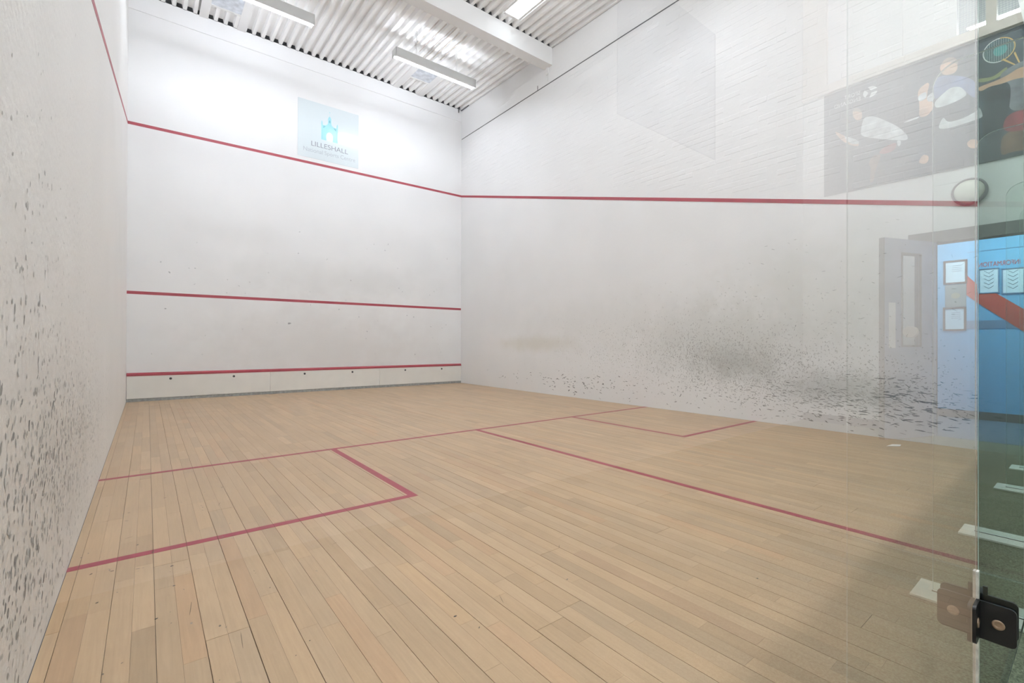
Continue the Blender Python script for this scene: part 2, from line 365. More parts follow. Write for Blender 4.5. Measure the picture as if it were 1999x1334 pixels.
# faintly visible painted brick courses high on the right wall
def out_z(y): return 2.155+(4.595-2.155)*y/LEN
bm = bmesh.new(); rb = random.Random(3); z = 2.55; k = 0
while z < 6.42:
    y = 0.02-(0.1125 if k % 2 else 0)
    while y < LEN-0.01:
        a = max(y, 0.01); b = min(y+0.215, LEN-0.005)
        if rb.random() < 0.7 and b-a > 0.03 and z > out_z(b)+0.10 and z+0.065 < topz(a)-0.05:
            d = max(0.0002, rb.gauss(0.0008, 0.0006))+(rb.uniform(0, 0.0011) if y < 4.6 and z > 3 else 0); t = rb.gauss(0, 0.0022)
            vs = [bm.verts.new(c) for c in ((W, a, z), (W, b, z), (W, b, z+0.065), (W, a, z+0.065))]
            e = 0.004
            vt = [bm.verts.new(c) for c in ((W-d, a+e, z+e+t), (W-d, b-e, z+e-t), (W-d*0.8, b-e, z+0.065-e), (W-d*0.8, a+e, z+0.065-e))]
            bm.faces.new(vt[::-1])
            for q in range(4): bm.faces.new((vs[q], vs[(q+1) % 4], vt[(q+1) % 4], vt[q]))
        y += 0.225
    z += 0.075; k += 1
obj('painted_brick_courses', bm, 'right', wr, props=SF)
# out lines, service line
def wall_line(name, pts, vec, parent):
    bm = bmesh.new(); add_prism(bm, pts, vec); return obj(name, bm, 'red', parent)
wall_line('out_line', [(0, LEN, 4.57), (W, LEN, 4.61), (W, LEN, 4.66), (0, LEN, 4.62)], (0, -0.0015, 0), wf)
wall_line('service_line', [(0, LEN, 1.78), (W, LEN, 1.80), (W, LEN, 1.85), (0, LEN, 1.83)], (0, -0.0015, 0), wf)
wall_line('out_line', [(W, LEN, 4.61), (W, 0.06, 2.145), (W, 0.06, 2.195), (W, LEN, 4.66)], (-0.0045, 0, 0), wr)
wall_line('out_line', [(0, LEN, 4.57), (0, 0.06, 2.13), (0, 0.06, 2.18), (0, LEN, 4.62)], (0.0015, 0, 0), wl)
# ball marks: rubber scuffs left on the plaster
def marks(name, wall, xw, sgn, specs, seed):
    bm = bmesh.new(); cl = bm.loops.layers.float_color.new('tone'); rr = random.Random(seed); n = 0
    for (N, yc, zc, ys, zs, la, lb, wa, wb, ang, da, base) in specs:
        for _ in range(N):
            y = rr.gauss(yc, ys); z = rr.gauss(zc, zs)
            if not (0.08 < y < LEN-0.1 and 0.015 < z < 4.4): continue
            d = rr.uniform(*base)
            off = 0.0006 + 0.0004*rr.random()
            blob(bm, cl, Vector((xw+sgn*off, y, z)), UY*(-sgn if sgn < 0 else 1), UZ, rr.uniform(la, lb)/2, rr.uniform(wa, wb)/2, rr.gauss(ang, da), (d, d*0.99, d*0.95), n=7, jit=0.32, rr=rr); n += 1
    return obj(name, bm, 'mark', wall, props=SF, normals=False)
marks('ball_marks', wr, W, -1, [
    # count, y, z, sd y, sd z, length range, width range, angle, angle sd, tone range
    (1700, 3.0, 0.78, 0.55, 0.20, 0.005, 0.011, 0.008, 0.034, 0.0, 0.6, (0.34, 0.52)),
    (1900, 3.6, 0.85, 1.2, 0.30, 0.005, 0.013, 0.007, 0.026, 0.0, 0.7, (0.46, 0.62)),
    (1700, 1.9, 0.56, 0.70, 0.20, 0.008, 0.022, 0.005, 0.012, 0.1, 0.6, (0.40, 0.58)),
    (520, 1.55, 0.38, 0.62, 0.14, 0.025, 0.070, 0.004, 0.010, 0.12, 0.25, (0.13, 0.42)),
    (45, 1.05, 0.34, 0.35, 0.12, 0.060, 0.110, 0.007, 0.013, 0.1, 0.12, (0.12, 0.28)),
    (120, 3.0, 0.30, 0.9, 0.10, 0.02, 0.045, 0.004, 0.009, 0.1, 0.5, (0.18, 0.40)),
    (110, 5.7, 0.27, 1.3, 0.10, 0.02, 0.06, 0.006, 0.014, 0.0, 0.4, (0.16, 0.38)),
    (30, 5.9, 0.23, 0.35, 0.07, 0.03, 0.07, 0.008, 0.015, 0.0, 0.3, (0.06, 0.18)),
    (200, 2.0, 1.45, 0.9, 0.40, 0.012, 0.045, 0.004, 0.008, 0.1, 0.6, (0.40, 0.60)),
    (700, 4.8, 1.0, 1.8, 0.45, 0.006, 0.016, 0.006, 0.016, 0.0, 1.0, (0.54, 0.67)),
], 21)
marks('ball_marks', wl, 0.0, 1, [
    (240, 1.9, 0.45, 0.55, 0.22, 0.012, 0.036, 0.008, 0.020, 0.9, 0.5, (0.26, 0.46)),
    (1100, 2.3, 0.50, 0.85, 0.28, 0.008, 0.026, 0.005, 0.018, 1.1, 0.5, (0.42, 0.58)),
    (900, 3.4, 0.45, 1.2, 0.25, 0.008, 0.026, 0.005, 0.016, 1.1, 0.6, (0.44, 0.60)),
    (160, 1.85, 1.0, 0.5, 0.40, 0.010, 0.028, 0.006, 0.018, 0.9, 0.6, (0.36, 0.56)),
    (240, 2.6, 1.3, 1.0, 0.5, 0.008, 0.020, 0.005, 0.012, 0.9, 0.8, (0.48, 0.62)),
    (16, 1.8, 0.5, 0.35, 0.28, 0.030, 0.046, 0.014, 0.022, 0.9, 0.3, (0.20, 0.32)),
], 8)
marks_front = bmesh.new(); cl = marks_front.loops.layers.float_color.new('tone'); rr = random.Random(2)
for _ in range(60):
    d = rr.uniform(0.40, 0.62)
    blob(marks_front, cl, Vector((rr.uniform(0.3, 6.1), LEN-0.0012, rr.uniform(0.7, 3.2))), UX, UZ, rr.uniform(0.006, 0.02), rr.uniform(0.005, 0.012), rr.uniform(0, 3), (d, d, d), rr=rr)
blob(marks_front, cl, Vector((2.46, LEN-0.0012, 1.36)), UX, UZ, 0.035, 0.022, 0.2, (0.35, 0.34, 0.34), rr=rr)
obj('ball_marks', marks_front, 'mark', wf, props=SF, normals=False)

# thin dark joint running along the right wall below the roof, with two short tails
bm = bmesh.new(); add_box(bm, (W-0.004, 0.1, 6.035), (W, LEN-0.02, 6.052))
add_box(bm, (W-0.006, 6.87, 6.05), (W, 6.88, 6.14)); obj('trim_1', bm, 'gap', props=ST)
bm = bmesh.new(); add_box(bm, (W-0.03, 6.55, 6.22), (W, 6.60, 6.36)); add_box(bm, (W-0.012, 6.57, 6.10), (W, 6.58, 6.24)); obj('trim_2', bm, 'beam', props=ST)
# upper edge strip of the front wall
box('trim_3', (0, LEN-0.012, 6.48), (W, LEN, 6.50), 'white', props=ST)
bm = bmesh.new(); add_box(bm, (W-0.10, LEN-0.03, 6.69), (W-0.085, LEN, 6.78)); add_box(bm, (W-0.02, LEN-0.35, 6.755), (W, LEN, 6.77)); obj('trim_4', bm, 'gap', props=ST)

# ---------------------------------------------------------------- ceiling: trapezoidal deck, beam, rooflights
bm = bmesh.new(); pitch = 0.152; x = -1.55; prof = []
while x < 9.1:
    prof += [(x, 0.0), (x+0.054, 0.0), (x+0.068, 0.075), (x+0.138, 0.075)]
    x += pitch
for ya, yb, mi in ((-2.35, 6.475, 0), (6.475, 6.65, 1), (6.65, LEN-0.012, 0), (LEN-0.012, 10.2, 1)):   # darker deck colour over the beam and past the front wall
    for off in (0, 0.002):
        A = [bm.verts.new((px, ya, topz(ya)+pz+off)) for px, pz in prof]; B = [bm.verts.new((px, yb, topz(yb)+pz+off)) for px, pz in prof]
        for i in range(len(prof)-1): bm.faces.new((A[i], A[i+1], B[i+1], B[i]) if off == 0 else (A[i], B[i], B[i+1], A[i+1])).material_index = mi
ceiling = obj('ceiling', bm, ['deck', 'darkdeck'], props=ST, normals=False)
bm = bmesh.new(); rc = random.Random(4)                                       # stitched side laps and stains on the sheets
for xx, y0, y1 in ((4.31, 7.15, 8.1), (4.46, 7.15, 8.2), (4.61, 7.1, 8.35), (4.66, 7.1, 8.4), (4.77, 7.2, 8.4), (4.92, 7.2, 8.2)):
    add_prism(bm, [(xx, y0, topz(y0)-0.010), (xx+0.014, y0, topz(y0)-0.010), (xx+0.014, y1, topz(y1)-0.010), (xx, y1, topz(y1)-0.010)], (0, 0, 0.010))
obj('sheet_lap', bm, mat('rusty_lap', (0.62, 0.56, 0.51), rough=0.7, noise=0.2, nscale=12), ceiling)
box('beam', (0.0, 6.455, 6.36), (W, 6.67, topz(6.455)-0.002), 'beam', props=ST).name = 'trim_5'
def rooflight(x0, x1, y0, y1, pane, label):
    t = thing('rooflight', label, 'rooflight', 'rooflights in the ribbed ceiling', ((x0+x1)/2, (y0+y1)/2, topz((y0+y1)/2)))
    t2 = Matrix.Translation(-t.location)
    def sl(a, b, c, d, h0, h1, name, mk):
        bm = bmesh.new(); add_prism(bm, [(a, c, topz(c)-h0), (b, c, topz(c)-h0), (b, d, topz(d)-h0), (a, d, topz(d)-h0)], (0, 0, h0-h1)); bmesh.ops.transform(bm, matrix=t2, verts=bm.verts)
        return obj(name, bm, mk, t)
    sl(x0, x1, y0, y1, 0.012, 0.002, 'pane', pane)
    f = 0.135 if pane == 'skydull' else 0.04
    ye = LEN if pane == 'skydull' else y1
    sl(x0-f, x0, y0-0.1, ye-0.002, 0.016, 0.001, 'frame_strip', 'white'); sl(x1, x1+f, y0-0.1, ye-0.002, 0.016, 0.001, 'frame_strip', 'white')
    sl(x0, x1, y1, y1+0.05, 0.016, 0.001, 'frame_strip', 'white')
rooflight(1.10, 1.545, 8.45, 9.25, 'skydull', 'dull grey rooflight in the ribbed ceiling near the left wall, above the luminaire')
rooflight(4.72, 5.165, 8.55, 9.12, 'skydull', 'small dull grey rooflight behind the hanging luminaire at the right front corner')
rooflight(5.08, 5.37, 4.9, 6.22, 'skyglow', 'bright daylit rooflight on the near side of the beam')

# ---------------------------------------------------------------- hanging luminaires
def luminaire(label, x, y, z, L=1.69, tube='tube'):
    t = thing('hanging_luminaire', label, 'ceiling light', 'hanging batten luminaires', (x, y, z))
    bm = bmesh.new()
    add_box(bm, (-L/2, -0.089, 0.0), (L/2, -0.081, 0.165)); add_box(bm, (-L/2, 0.081, 0.105), (L/2, 0.089, 0.165))
    obj('side_plate', bm, 'housing', t)
    bm = bmesh.new(); add_box(bm, (-L/2+0.01, -0.047, 0.09), (L/2-0.01, 0.047, 0.15)); obj('gear_tray', bm, 'white', t)
    for s in (-1, 1):
        bm = bmesh.new(); add_box(bm, (s*L/2-0.004, -0.089, 0.03), (s*L/2+0.004, 0.089, 0.165)); add_box(bm, (s*L/2-0.004, -0.089, 0.0), (s*L/2+0.004, -0.05, 0.03))
        obj('end_plate', bm, 'housing', t)
    for s in (-1, 1):
        bm = bmesh.new(); add_cyl(bm, (-L/2+0.02, s*0.045, 0.048), (L/2-0.02, s*0.045, 0.048), 0.017, 12); obj('tube', bm, tube, t)
    for s in (-0.24, 0.27):
        h = topz(y)-z+0.03
        bm = bmesh.new()
        add_cyl(bm, (s*L, 0, 0.14), (s*L, 0, h), 0.007, 8); add_cyl(bm, (s*L-0.03, 0, 0.14), (s*L-0.03, 0, h), 0.004, 6)
        obj('hanger_rod', bm, 'white', t)
    return t
la = luminaire('white hanging luminaire nearest the left wall, cut by the top of the picture', 1.50, 7.725, 6.055)
lb = luminaire('white hanging luminaire over the front right corner, beside the sign', 4.575, 7.725, 6.095)
lr = None  # unseen luminaires added to light the rest of the court
for (x, y, lab) in ((1.50, 3.6, 'added unseen luminaire over the left middle of the court, behind the beam'), (4.66, 3.6, 'added unseen luminaire over the right middle of the court, behind the beam'),
                    (1.50, 0.9, 'added unseen luminaire over the left rear of the court'), (4.10, 0.9, 'added unseen luminaire over the right rear of the court')):
    if lr is None: lr = c = luminaire(lab, x, y, 5.99, tube='addedreartube')
    else: c = copy_tree(lr); c.location = (x, y, 5.99); c['label'] = lab
lh = luminaire('added unseen luminaire over the middle of the lobby', 2.2, -0.9, 6.3, tube='addedhalltube')  # unseen luminaires added to light the lobby
c = copy_tree(lh); c.location = (4.5, -0.9, 6.3); c['label'] = 'added unseen luminaire over the lobby near the poster wall'
c = copy_tree(lh); c.location = (-0.2, -0.9, 6.3); c['label'] = 'added unseen luminaire over the lobby behind the left wall'

# ---------------------------------------------------------------- tin boards
for (x0, x1, bolts, lab) in ((0.004, 2.124, (0.586, 1.521), 'long cream tin board with red top edge, against the left wall'),
                             (2.127, 4.294, (2.743, 3.697), 'middle cream tin board with red top edge, under the sign'),
                             (4.297, 6.395, (4.903, 5.846), 'cream tin board with red top edge, next to the right wall')):
    t = thing('tin_board', lab, 'tin board', 'tin boards along the front wall', ((x0+x1)/2, LEN-0.02, 0))
    def loc(bm): bmesh.ops.transform(bm, matrix=Matrix.Translation(-t.location), verts=bm.verts); return bm
    bm = bmesh.new(); add_box(bm, (x0, LEN-0.030, 0.052), (x1, LEN-0.002, 0.425)); obj('board', loc(bm), 'tin', t, 0.0015)
    bm = bmesh.new(); add_prism(bm, [(x0, LEN-0.034, 0.425), (x0, LEN-0.034, 0.455), (x0, LEN-0.002, 0.478), (x0, LEN-0.002, 0.425)], (x1-x0, 0, 0)); obj('red_top_strip', loc(bm), 'red', t)
    bm = bmesh.new(); add_box(bm, (x0, LEN-0.020, 0.0), (x1, LEN-0.002, 0.050)); obj('base_strip', loc(bm), 'tinbase', t)
    for bx in bolts:
        bm = bmesh.new(); add_cyl(bm, (bx, LEN-0.034, 0.366), (bx, LEN-0.029, 0.366), 0.020, 16); add_cyl(bm, (bx, LEN-0.038, 0.366), (bx, LEN-0.034, 0.366), 0.009, 8)
        obj('bolt', loc(bm), 'dark', t)

# ---------------------------------------------------------------- sign on the front wall
sg = thing('wall_sign', 'pale glossy square sign with a turquoise castle gateway logo', 'sign', loc=(3.205, LEN, 4.72))
def sgo(name, o): o.parent = sg; o.matrix_parent_inverse = Matrix.Translation(-sg.location); return o
SY = LEN-0.006
sgo('b', box('sign_board', (2.60, SY, 4.715), (3.815, LEN, 5.865), 'sign', sg, 0.002))
bm = bmesh.new(); y = SY
def flat(bm, pts, th=0.0006, mi=0): add_prism(bm, [(px, y, pz) for px, pz in pts], (0, -th, 0), mi)
flat(bm, [(3.046, 5.141), (3.150, 5.141), (3.150, 5.24), (3.16, 5.28), (3.185, 5.308), (3.213, 5.318), (3.241, 5.308), (3.266, 5.28), (3.276, 5.24), (3.276, 5.141), (3.380, 5.141), (3.380, 5.50), (3.374, 5.53), (3.362, 5.53), (3.356, 5.50), (3.350, 5.445),
          (3.300, 5.450), (3.262, 5.472), (3.246, 5.505), (3.246, 5.60), (3.232, 5.635), (3.213, 5.655), (3.194, 5.635), (3.180, 5.60), (3.180, 5.505), (3.164, 5.472), (3.126, 5.450), (3.076, 5.445), (3.070, 5.50), (3.064, 5.53), (3.052, 5.53), (3.046, 5.50)])
flat(bm, [(3.204+0.012*math.cos(a)+0.009, 5.735+0.009*math.sin(a)) for a in [i*PI/4 for i in range(8)]])
flat(bm, [(3.211, 5.655), (3.215, 5.655), (3.214, 5.70), (3.212, 5.70)])
sgo('c', obj('castle_logo', bm, 'teal', sg))
bm = bmesh.new(); y = SY-0.0006
for s in (-1, 1):
    flat(bm, [(3.213+s*0.130, 5.435), (3.213+s*0.075, 5.435), (3.213+s*0.118, 5.385), (3.213+s*0.130, 5.385)])
    flat(bm, [(3.213+s*0.148, 5.16), (3.213+s*0.145, 5.16), (3.213+s*0.145, 5.50), (3.213+s*0.148, 5.50)])
flat(bm, [(3.198, 5.52), (3.228, 5.52), (3.228, 5.56), (3.213, 5.58), (3.198, 5.56)])
sgo('d', obj('castle_shading', bm, 'tealdark', sg))
sgo('e', text_mesh('lettering', 'LILLESHALL', 'front', 2.855, 4.965, 0.735, 0.098, SY, 'greytext', sg))
for wd, xs, ww, hh, dz in (('National', 2.705, 0.372, 0.085, 0), ('Sports', 3.115, 0.285, 0.105, -0.020), ('Centre', 3.435, 0.31, 0.085, 0)):
    sgo('f', text_mesh('lettering', wd, 'front', xs, 4.835+dz, ww, hh, SY, 'greytext2', sg))

# ---------------------------------------------------------------- glass back wall, fins, fittings
FX = [1.74, 2.735, 3.70, 4.93, 5.75]
wb = box('wall_back', (0.0, GP+0.001, -0.02), (W, GP+0.013, 0.004), 'steel', props=ST)
pe = [0.004]+FX+[W-0.002]
for i in range(len(pe)-1):
    o = box('glass_pane', (pe[i]+0.002, GP, 0.004), (pe[i+1]-0.002, GP+0.012, 2.13), ['glass', 'edge', 'darkglass'], wb)
    for p in o.data.polygons:
        if abs(p.normal.z) > 0.5: p.material_index = 1
        if i > 0 and p.normal.y < -0.5: p.material_index = 2
FD = 0.245
def fin_pts(top, r=0.085, d=FD, y0=GP-0.002):
    p = [(y0, 0.012), (y0, top)]
    for k in range(9):
        a = PI/2+ k*PI/16
        p.append((y0-d+r+r*math.cos(a), top-r+r*math.sin(a)))
    p.append((y0-d, 0.012)); return p
M['edgebright'] = mat('bright_glass_edge', (0.93, 0.95, 0.90), rough=0.3)
def fin(x, label, ek='edgebright'):
    t = thing('glass_fin', label, 'glass fin', 'glass stiffening fins of the back wall', (x, GP-0.12, 0))
    def L(bm): bmesh.ops.transform(bm, matrix=Matrix.Translation(-t.location), verts=bm.verts); return bm
    bm = bmesh.new(); add_prism(bm, [(x-0.006, a, b) for a, b in fin_pts(2.09)], (0.012, 0, 0)); fp = obj('fin_pane', L(bm), ['finglass', ek], t)
    for p in fp.data.polygons:
        if abs(p.normal.x) < 0.5: p.material_index = 1
    bm = bmesh.new(); add_box(bm, (x-0.095, GP-FD-0.055, 0.0), (x+0.095, GP-0.002, 0.009)); obj('foot_plate', L(bm), 'plate', t, 0.001)
    bm = bmesh.new(); add_box(bm, (x-0.009, GP-FD-0.004, 0.009), (x+0.009, GP-0.002, 0.0115)); obj('plate_slot', L(bm), 'slot', t)
    return t, L
labs = ['clear glass fin nearest the camera, with black angle bracket and handle', 'glass fin seen second from the camera in the glass wall reflection',
        'glass fin seen third from the camera in the glass wall reflection', 'fourth glass fin from the camera, beyond the last foot plate that shows large', 'fifth and farthest glass fin, closest to the right wall']
for i, xx in enumerate(FX):
    t, L = fin(xx, labs[i], 'edge' if i == 0 else 'edgebright')
    if i == 0:
        x = xx
        # lower stiffener pane with milky sealed edge
        bm = bmesh.new(); add_box(bm, (x-0.019, GP-0.235, 0.012), (x-0.007, GP-0.004, 0.484)); obj('lower_pane', L(bm), 'finglass', t)
        bm = bmesh.new(); add_box(bm, (x-0.021, GP-0.0045, 0.012), (x-0.004, GP-0.0005, 0.484)); obj('seal_bead', L(bm), 'seal', t)
        # angle bracket: one leaf on the back wall pane, one on the fin
        zb, zt = 0.343, 0.425
        def bracket(s, zb, zt, x0):
            bm = bmesh.new(); r = 0.010; leg = 0.062; th = 0.006
            # leaf on fin (normal X), rounded outer corners
            y0 = GP-0.001
            pts = [(y0, zb), (y0, zt)]
            for k in range(5): a = PI/2+k*PI/8; pts.append((y0-leg+r+r*math.cos(a), zt-r+r*math.sin(a)))
            for k in range(5): a = PI+k*PI/8; pts.append((y0-leg+r+r*math.cos(a), zb+r+r*math.sin(a)))
            add_prism(bm, [(x0, a, b) for a, b in pts], (s*th, 0, 0))
            pts = [(x0, zb), (x0, zt)]
            for k in range(5): a = PI/2-k*PI/8; pts.append((x0+s*(0.050-r)+s*r*math.cos(a), zt-r+r*math.sin(a)))
            for k in range(5): a = -k*PI/8; pts.append((x0+s*(0.050-r)+s*r*math.cos(a), zb+r+r*math.sin(a)))
            add_prism(bm, [(a, y0-th, b) for a, b in pts], (0, th, 0))
            b = obj('angle_bracket', L(bm), 'black', t)
            b['label'] = 'black angle bracket with a coppery bolt' if s < 0 else 'black angle bracket on the far side of the glass'
            for c, d in (((x0+s*th, y0-leg*0.56, (zb+zt)/2), (s, 0, 0)), ((x0+s*0.028, y0-th, (zb+zt)/2), (0, -1, 0))):
                bm = bmesh.new(); add_lathe(bm, c, d, [(0.0105, 0), (0.0105, 0.0012), (0.009, 0.002), (0.0045, 0.002), (0.004, 0.0008)], 20)
                bo = obj('bolt', L(bm), 'copper', t); bo.parent = b
        bracket(-1, zb, zt, x-0.0195); bracket(1, zb+0.004, zt+0.004, x+0.0065)
        bm = bmesh.new(); add_box(bm, (x+0.007, GP-0.016, 0.42), (x+0.013, GP-0.008, 0.447)); obj('bracket_tab', L(bm), 'black', t, 0.001)
        zc = 1.018; yk = GP-0.107; bm = bmesh.new()
        add_lathe(bm, (x-0.020, yk, zc), (-1, 0, 0), [(0.008, 0), (0.008, 0.012), (0.0135, 0.013), (0.0135, 0.030), (0.0125, 0.033)], 28)
        o = obj('handle', L(bm), 'steel', t); o['label'] = 'pale round metal handle'
o = bmesh.new(); add_prism(o, [(5.90, 1.17, 0.001), (6.00, 1.09, 0.001), (6.09, 1.10, 0.001), (6.05, 1.16, 0.001)], (0, 0, 0.004))
tag(obj('paper_scrap', o, 'paperwhite'), 'small white scrap of paper on the boards by the right wall', 'paper scrap')

# ---------------------------------------------------------------- lobby seen mirrored in the glass
XE = 7.0
bm = bmesh.new()
DY0, DY1, DH = -0.932, -0.118, 2.085
add_box(bm, (XE, -2.3, 0), (XE+0.12, DY0, 4.13)); add_box(bm, (XE, DY1, 0), (XE+0.12, 0.06, 4.13)); add_box(bm, (XE, DY0, DH), (XE+0.12, DY1, 4.13))
obj('wall_end', bm, 'hall', props=ST)
slab = lambda n, a, b, k: box(n, a, b, k, props=ST)
slab('wall_rear', (-1.6, -2.36, 0), (XE, -2.224, topz(-2.3)), 'hall')
slab('wall_far_left', (-1.7, -2.3, 0), (-1.5, 0.0, topz(-2.3)), 'hall')
slab('wall_lobby_left', (-1.5, 0.0, 0), (-0.2, 0.15, topz(0)), 'hall')
slab('wall_lobby_right', (W+0.2, 0.0, 0), (XE, 0.15, topz(0)), 'hall')
box('baseboard_end', (XE-0.012, -2.22, 0), (XE, DY0-0.06, 0.10), 'skirt', props=ST)
# door and frame
bm = bmesh.new(); add_box(bm, (XE-0.03, DY0-0.22, DH), (XE+0.13, DY1+0.10, DH+0.125)); add_box(bm, (XE-0.02, DY0-0.05, 0), (XE+0.13, DY0, DH)); add_box(bm, (XE-0.02, DY1, 0), (XE+0.13, DY1+0.06, DH))
obj('trim_6', bm, 'frame', props=ST)
dr = bpy.data.objects.new('door_1', None); COL.objects.link(dr); dr['kind'] = 'structure'; dr.location = (XE-0.03, DY0, 0)
dv = Vector((6.25-(XE-0.03), (0.076-1.289)-DY0, 0)); ang = math.atan2(dv.y, dv.x); dr.rotation_euler = (0, 0, ang)
LW = dv.length
bm = bmesh.new()
vx0, vx1, vz0, vz1 = LW*0.33, LW*0.66, 0.98, 1.93
for a, b in (((0, 0.006), (vx0, 2.09)), ((vx1, 0.006), (LW, 2.09)), ((vx0, 0.006), (vx1, vz0)), ((vx0, vz1), (vx1, 2.09))):
    add_box(bm, (a[0], -0.022, a[1]), (b[0], 0.022, b[1]))
obj('door_leaf', bm, 'leaf', dr)
bm = bmesh.new()
for a, b in (((vx0-0.02, vz0-0.02), (vx0, vz1+0.02)), ((vx1, vz0-0.02), (vx1+0.02, vz1+0.02)), ((vx0, vz0-0.02), (vx1, vz0)), ((vx0, vz1), (vx1, vz1+0.02))): add_box(bm, (a[0], -0.028, a[1]), (b[0], 0.028, b[1]))
vf = obj('vision_frame', bm, 'frame', dr)
box('vision_pane', (vx0, -0.004, vz0), (vx1, 0.004, vz1), 'glass', dr)
box('push_plate', (LW*0.80, -0.026, 0.95), (LW*0.92, 0.026, 1.42), 'paperwhite', dr)
box('edge_band', (LW, -0.024, 0.006), (LW+0.012, 0.024, 2.09), 'frame', dr)
# blue office behind the door
XB = 8.9
slab('wall_office_back', (XB, -2.3, 0), (XB+0.12, 1.2, 2.7), 'blue')
slab('wall_office_left', (XE+0.12, -2.42, 0), (XB+0.12, -2.3, 2.7), 'bluepale')
slab('wall_office_right', (XE+0.12, 1.0, 0), (XB+0.12, 1.12, 2.7), 'bluepale')
slab('wall_office_front', (XE+0.12, 0.06, 0), (XE+0.2, 1.0, 2.7), 'bluepale')
slab('ceiling_office', (XE+0.12, -2.42, 2.7), (XB+0.12, 1.12, 2.8), 'white')
box('baseboard_office', (XB-0.014, -2.3, 0), (XB, 1.0, 0.105), 'skirt', props=ST)
wo = bpy.data.objects['wall_office_back']
box('upper_band', (XB-0.004, -0.93, 2.215), (XB, 1.0, 2.222), 'dado', wo); box('dado_band', (XB-0.006, -0.94, 1.195), (XB, 1.0, 1.305), 'dado', wo)
def endpoly(bm, pts, x, th=0.0008, mi=0): add_prism(bm, [(x, a, b) for a, b in pts], (-th, 0, 0), mi)
bm = bmesh.new(); endpoly(bm, [(-0.937, 1.92), (-0.839, 1.787), (-0.834, 1.664), (-0.66, 1.65), (-0.419, 1.432), (0.2, 0.90), (0.2, 0.55), (-0.419, 1.15), (-0.834, 1.54), (-0.937, 1.65)], XB-0.006, 0.003)
obj('red_stripe', bm, 'stripe', wo)
def notice(y0, y1, z0, z1, kind, label, cat, grp=None):
    t = thing('framed_notice' if kind == 'f' else ('notice_board' if kind == 'n' else 'paper_notice'), label, cat, grp, (XB, (y0+y1)/2, z0))
    inv = Matrix.Translation(-t.location)
    def P(name, a, b, mk):
        bm = bmesh.new(); add_box(bm, a, b); bmesh.ops.transform(bm, matrix=inv, verts=bm.verts); return obj(name, bm, mk, t)
    bd = P('sheet', (XB-0.006, y0, z0), (XB, y1, z1), 'paper' if kind != 'g' else 'greyboard')
    if kind in 'fn':
        e = 0.016 if kind == 'f' else 0.008; fm = 'wood_frame' if kind == 'f' else 'dado'
        bm = bmesh.new()
        for a, b in (((y0-e, z0-e), (y0+e*.4, z1+e)), ((y1-e*.4, z0-e), (y1+e, z1+e)), ((y0, z0-e), (y1, z0+e*.4)), ((y0, z1-e*.4), (y1, z1+e))): add_box(bm, (XB-0.016, a[0], a[1]), (XB, b[0], b[1]))
        bmesh.ops.transform(bm, matrix=inv, verts=bm.verts); obj('frame', bm, fm, t)
    if kind == 'f':
        bm = bmesh.new()
        for q in range(4): z = z1-0.06-q*0.025; add_box(bm, (XB-0.0075, y0+0.07, z), (XB-0.006, y1-0.04, z+0.004))
        bmesh.ops.transform(bm, matrix=inv, verts=bm.verts); obj('printed_lines', bm, 'ink', t, props=SF)
    if kind == 'g':
        bm = bmesh.new(); c = ((y0+y1)/2, (z0+z1)/2); endpoly(bm, [(c[0]+0.045*math.cos(a), c[1]+0.04*math.sin(a)) for a in [k*PI/8 for k in range(16)]], XB-0.006, 0.001)
        bmesh.ops.transform(bm, matrix=inv, verts=bm.verts); obj('tan_disc', bm, 'tan', t)
    if kind == 'n':
        bm = bmesh.new(); c = (y0+y1)/2
        for q in range(5):
            z = z0+0.05+q*0.05
            for s in (-1, 1): endpoly(bm, [(c, z), (c, z+0.007), (c+s*0.045, z+0.040), (c+s*0.045, z+0.033)], XB-0.006, 0.001)
        bmesh.ops.transform(bm, matrix=inv, verts=bm.verts); obj('printed_chevrons', bm, 'ink', t, props=SF)
    return t
notice(-1.150, -0.945, 1.825, 2.115, 'f', 'framed notice on the blue wall, upper of the two beside the red stripe', 'notice')
notice(-1.155, -0.955, 1.19, 1.48, 'f', 'framed notice on the blue wall, lower of the two beside the red stripe', 'notice')
notice(-1.150, -0.940, 1.50, 1.80, 'g', 'plain grey notice with a tan spot between the two framed notices', 'notice')
notice(-0.815, -0.640, 1.665, 1.975, 'n', 'blue notice board with chevrons, under the start of the red heading, nearer the framed notices', 'notice board')
notice(-0.605, -0.419, 1.645, 1.955, 'n', 'blue notice board with chevrons, farther from the framed notices', 'notice board')
hd = text_mesh('wall_heading', 'INFORMATION', 'end', -0.449, 2.005, 0.376, 0.062, XB, 'stripe', None, 0.002); tag(hd, 'small red heading lettered on the blue wall above the notice boards', 'lettering')
# door-room lamp
ld = bpy.data.lights.new('office_lamp', 'AREA'); ld.shape = 'RECTANGLE'; ld.size = 0.6; ld.size_y = 1.6; ld.energy = BLUE_LAMP*2.2; ld.color = (0.80, 0.92, 1.0)
lo = bpy.data.objects.new('office_lamp', ld); COL.objects.link(lo); lo.location = (8.1, -0.7, 2.68)
lc = thing('office_ceiling_light', 'flat white ceiling light in the blue office', 'ceiling light', loc=(8.1, -0.7, 2.69)); box('casing', (-0.31, -0.81, 0.0), (0.31, 0.81, 0.01), 'white', lc); lo.parent = lc; lo.location = (0, 0, -0.012)
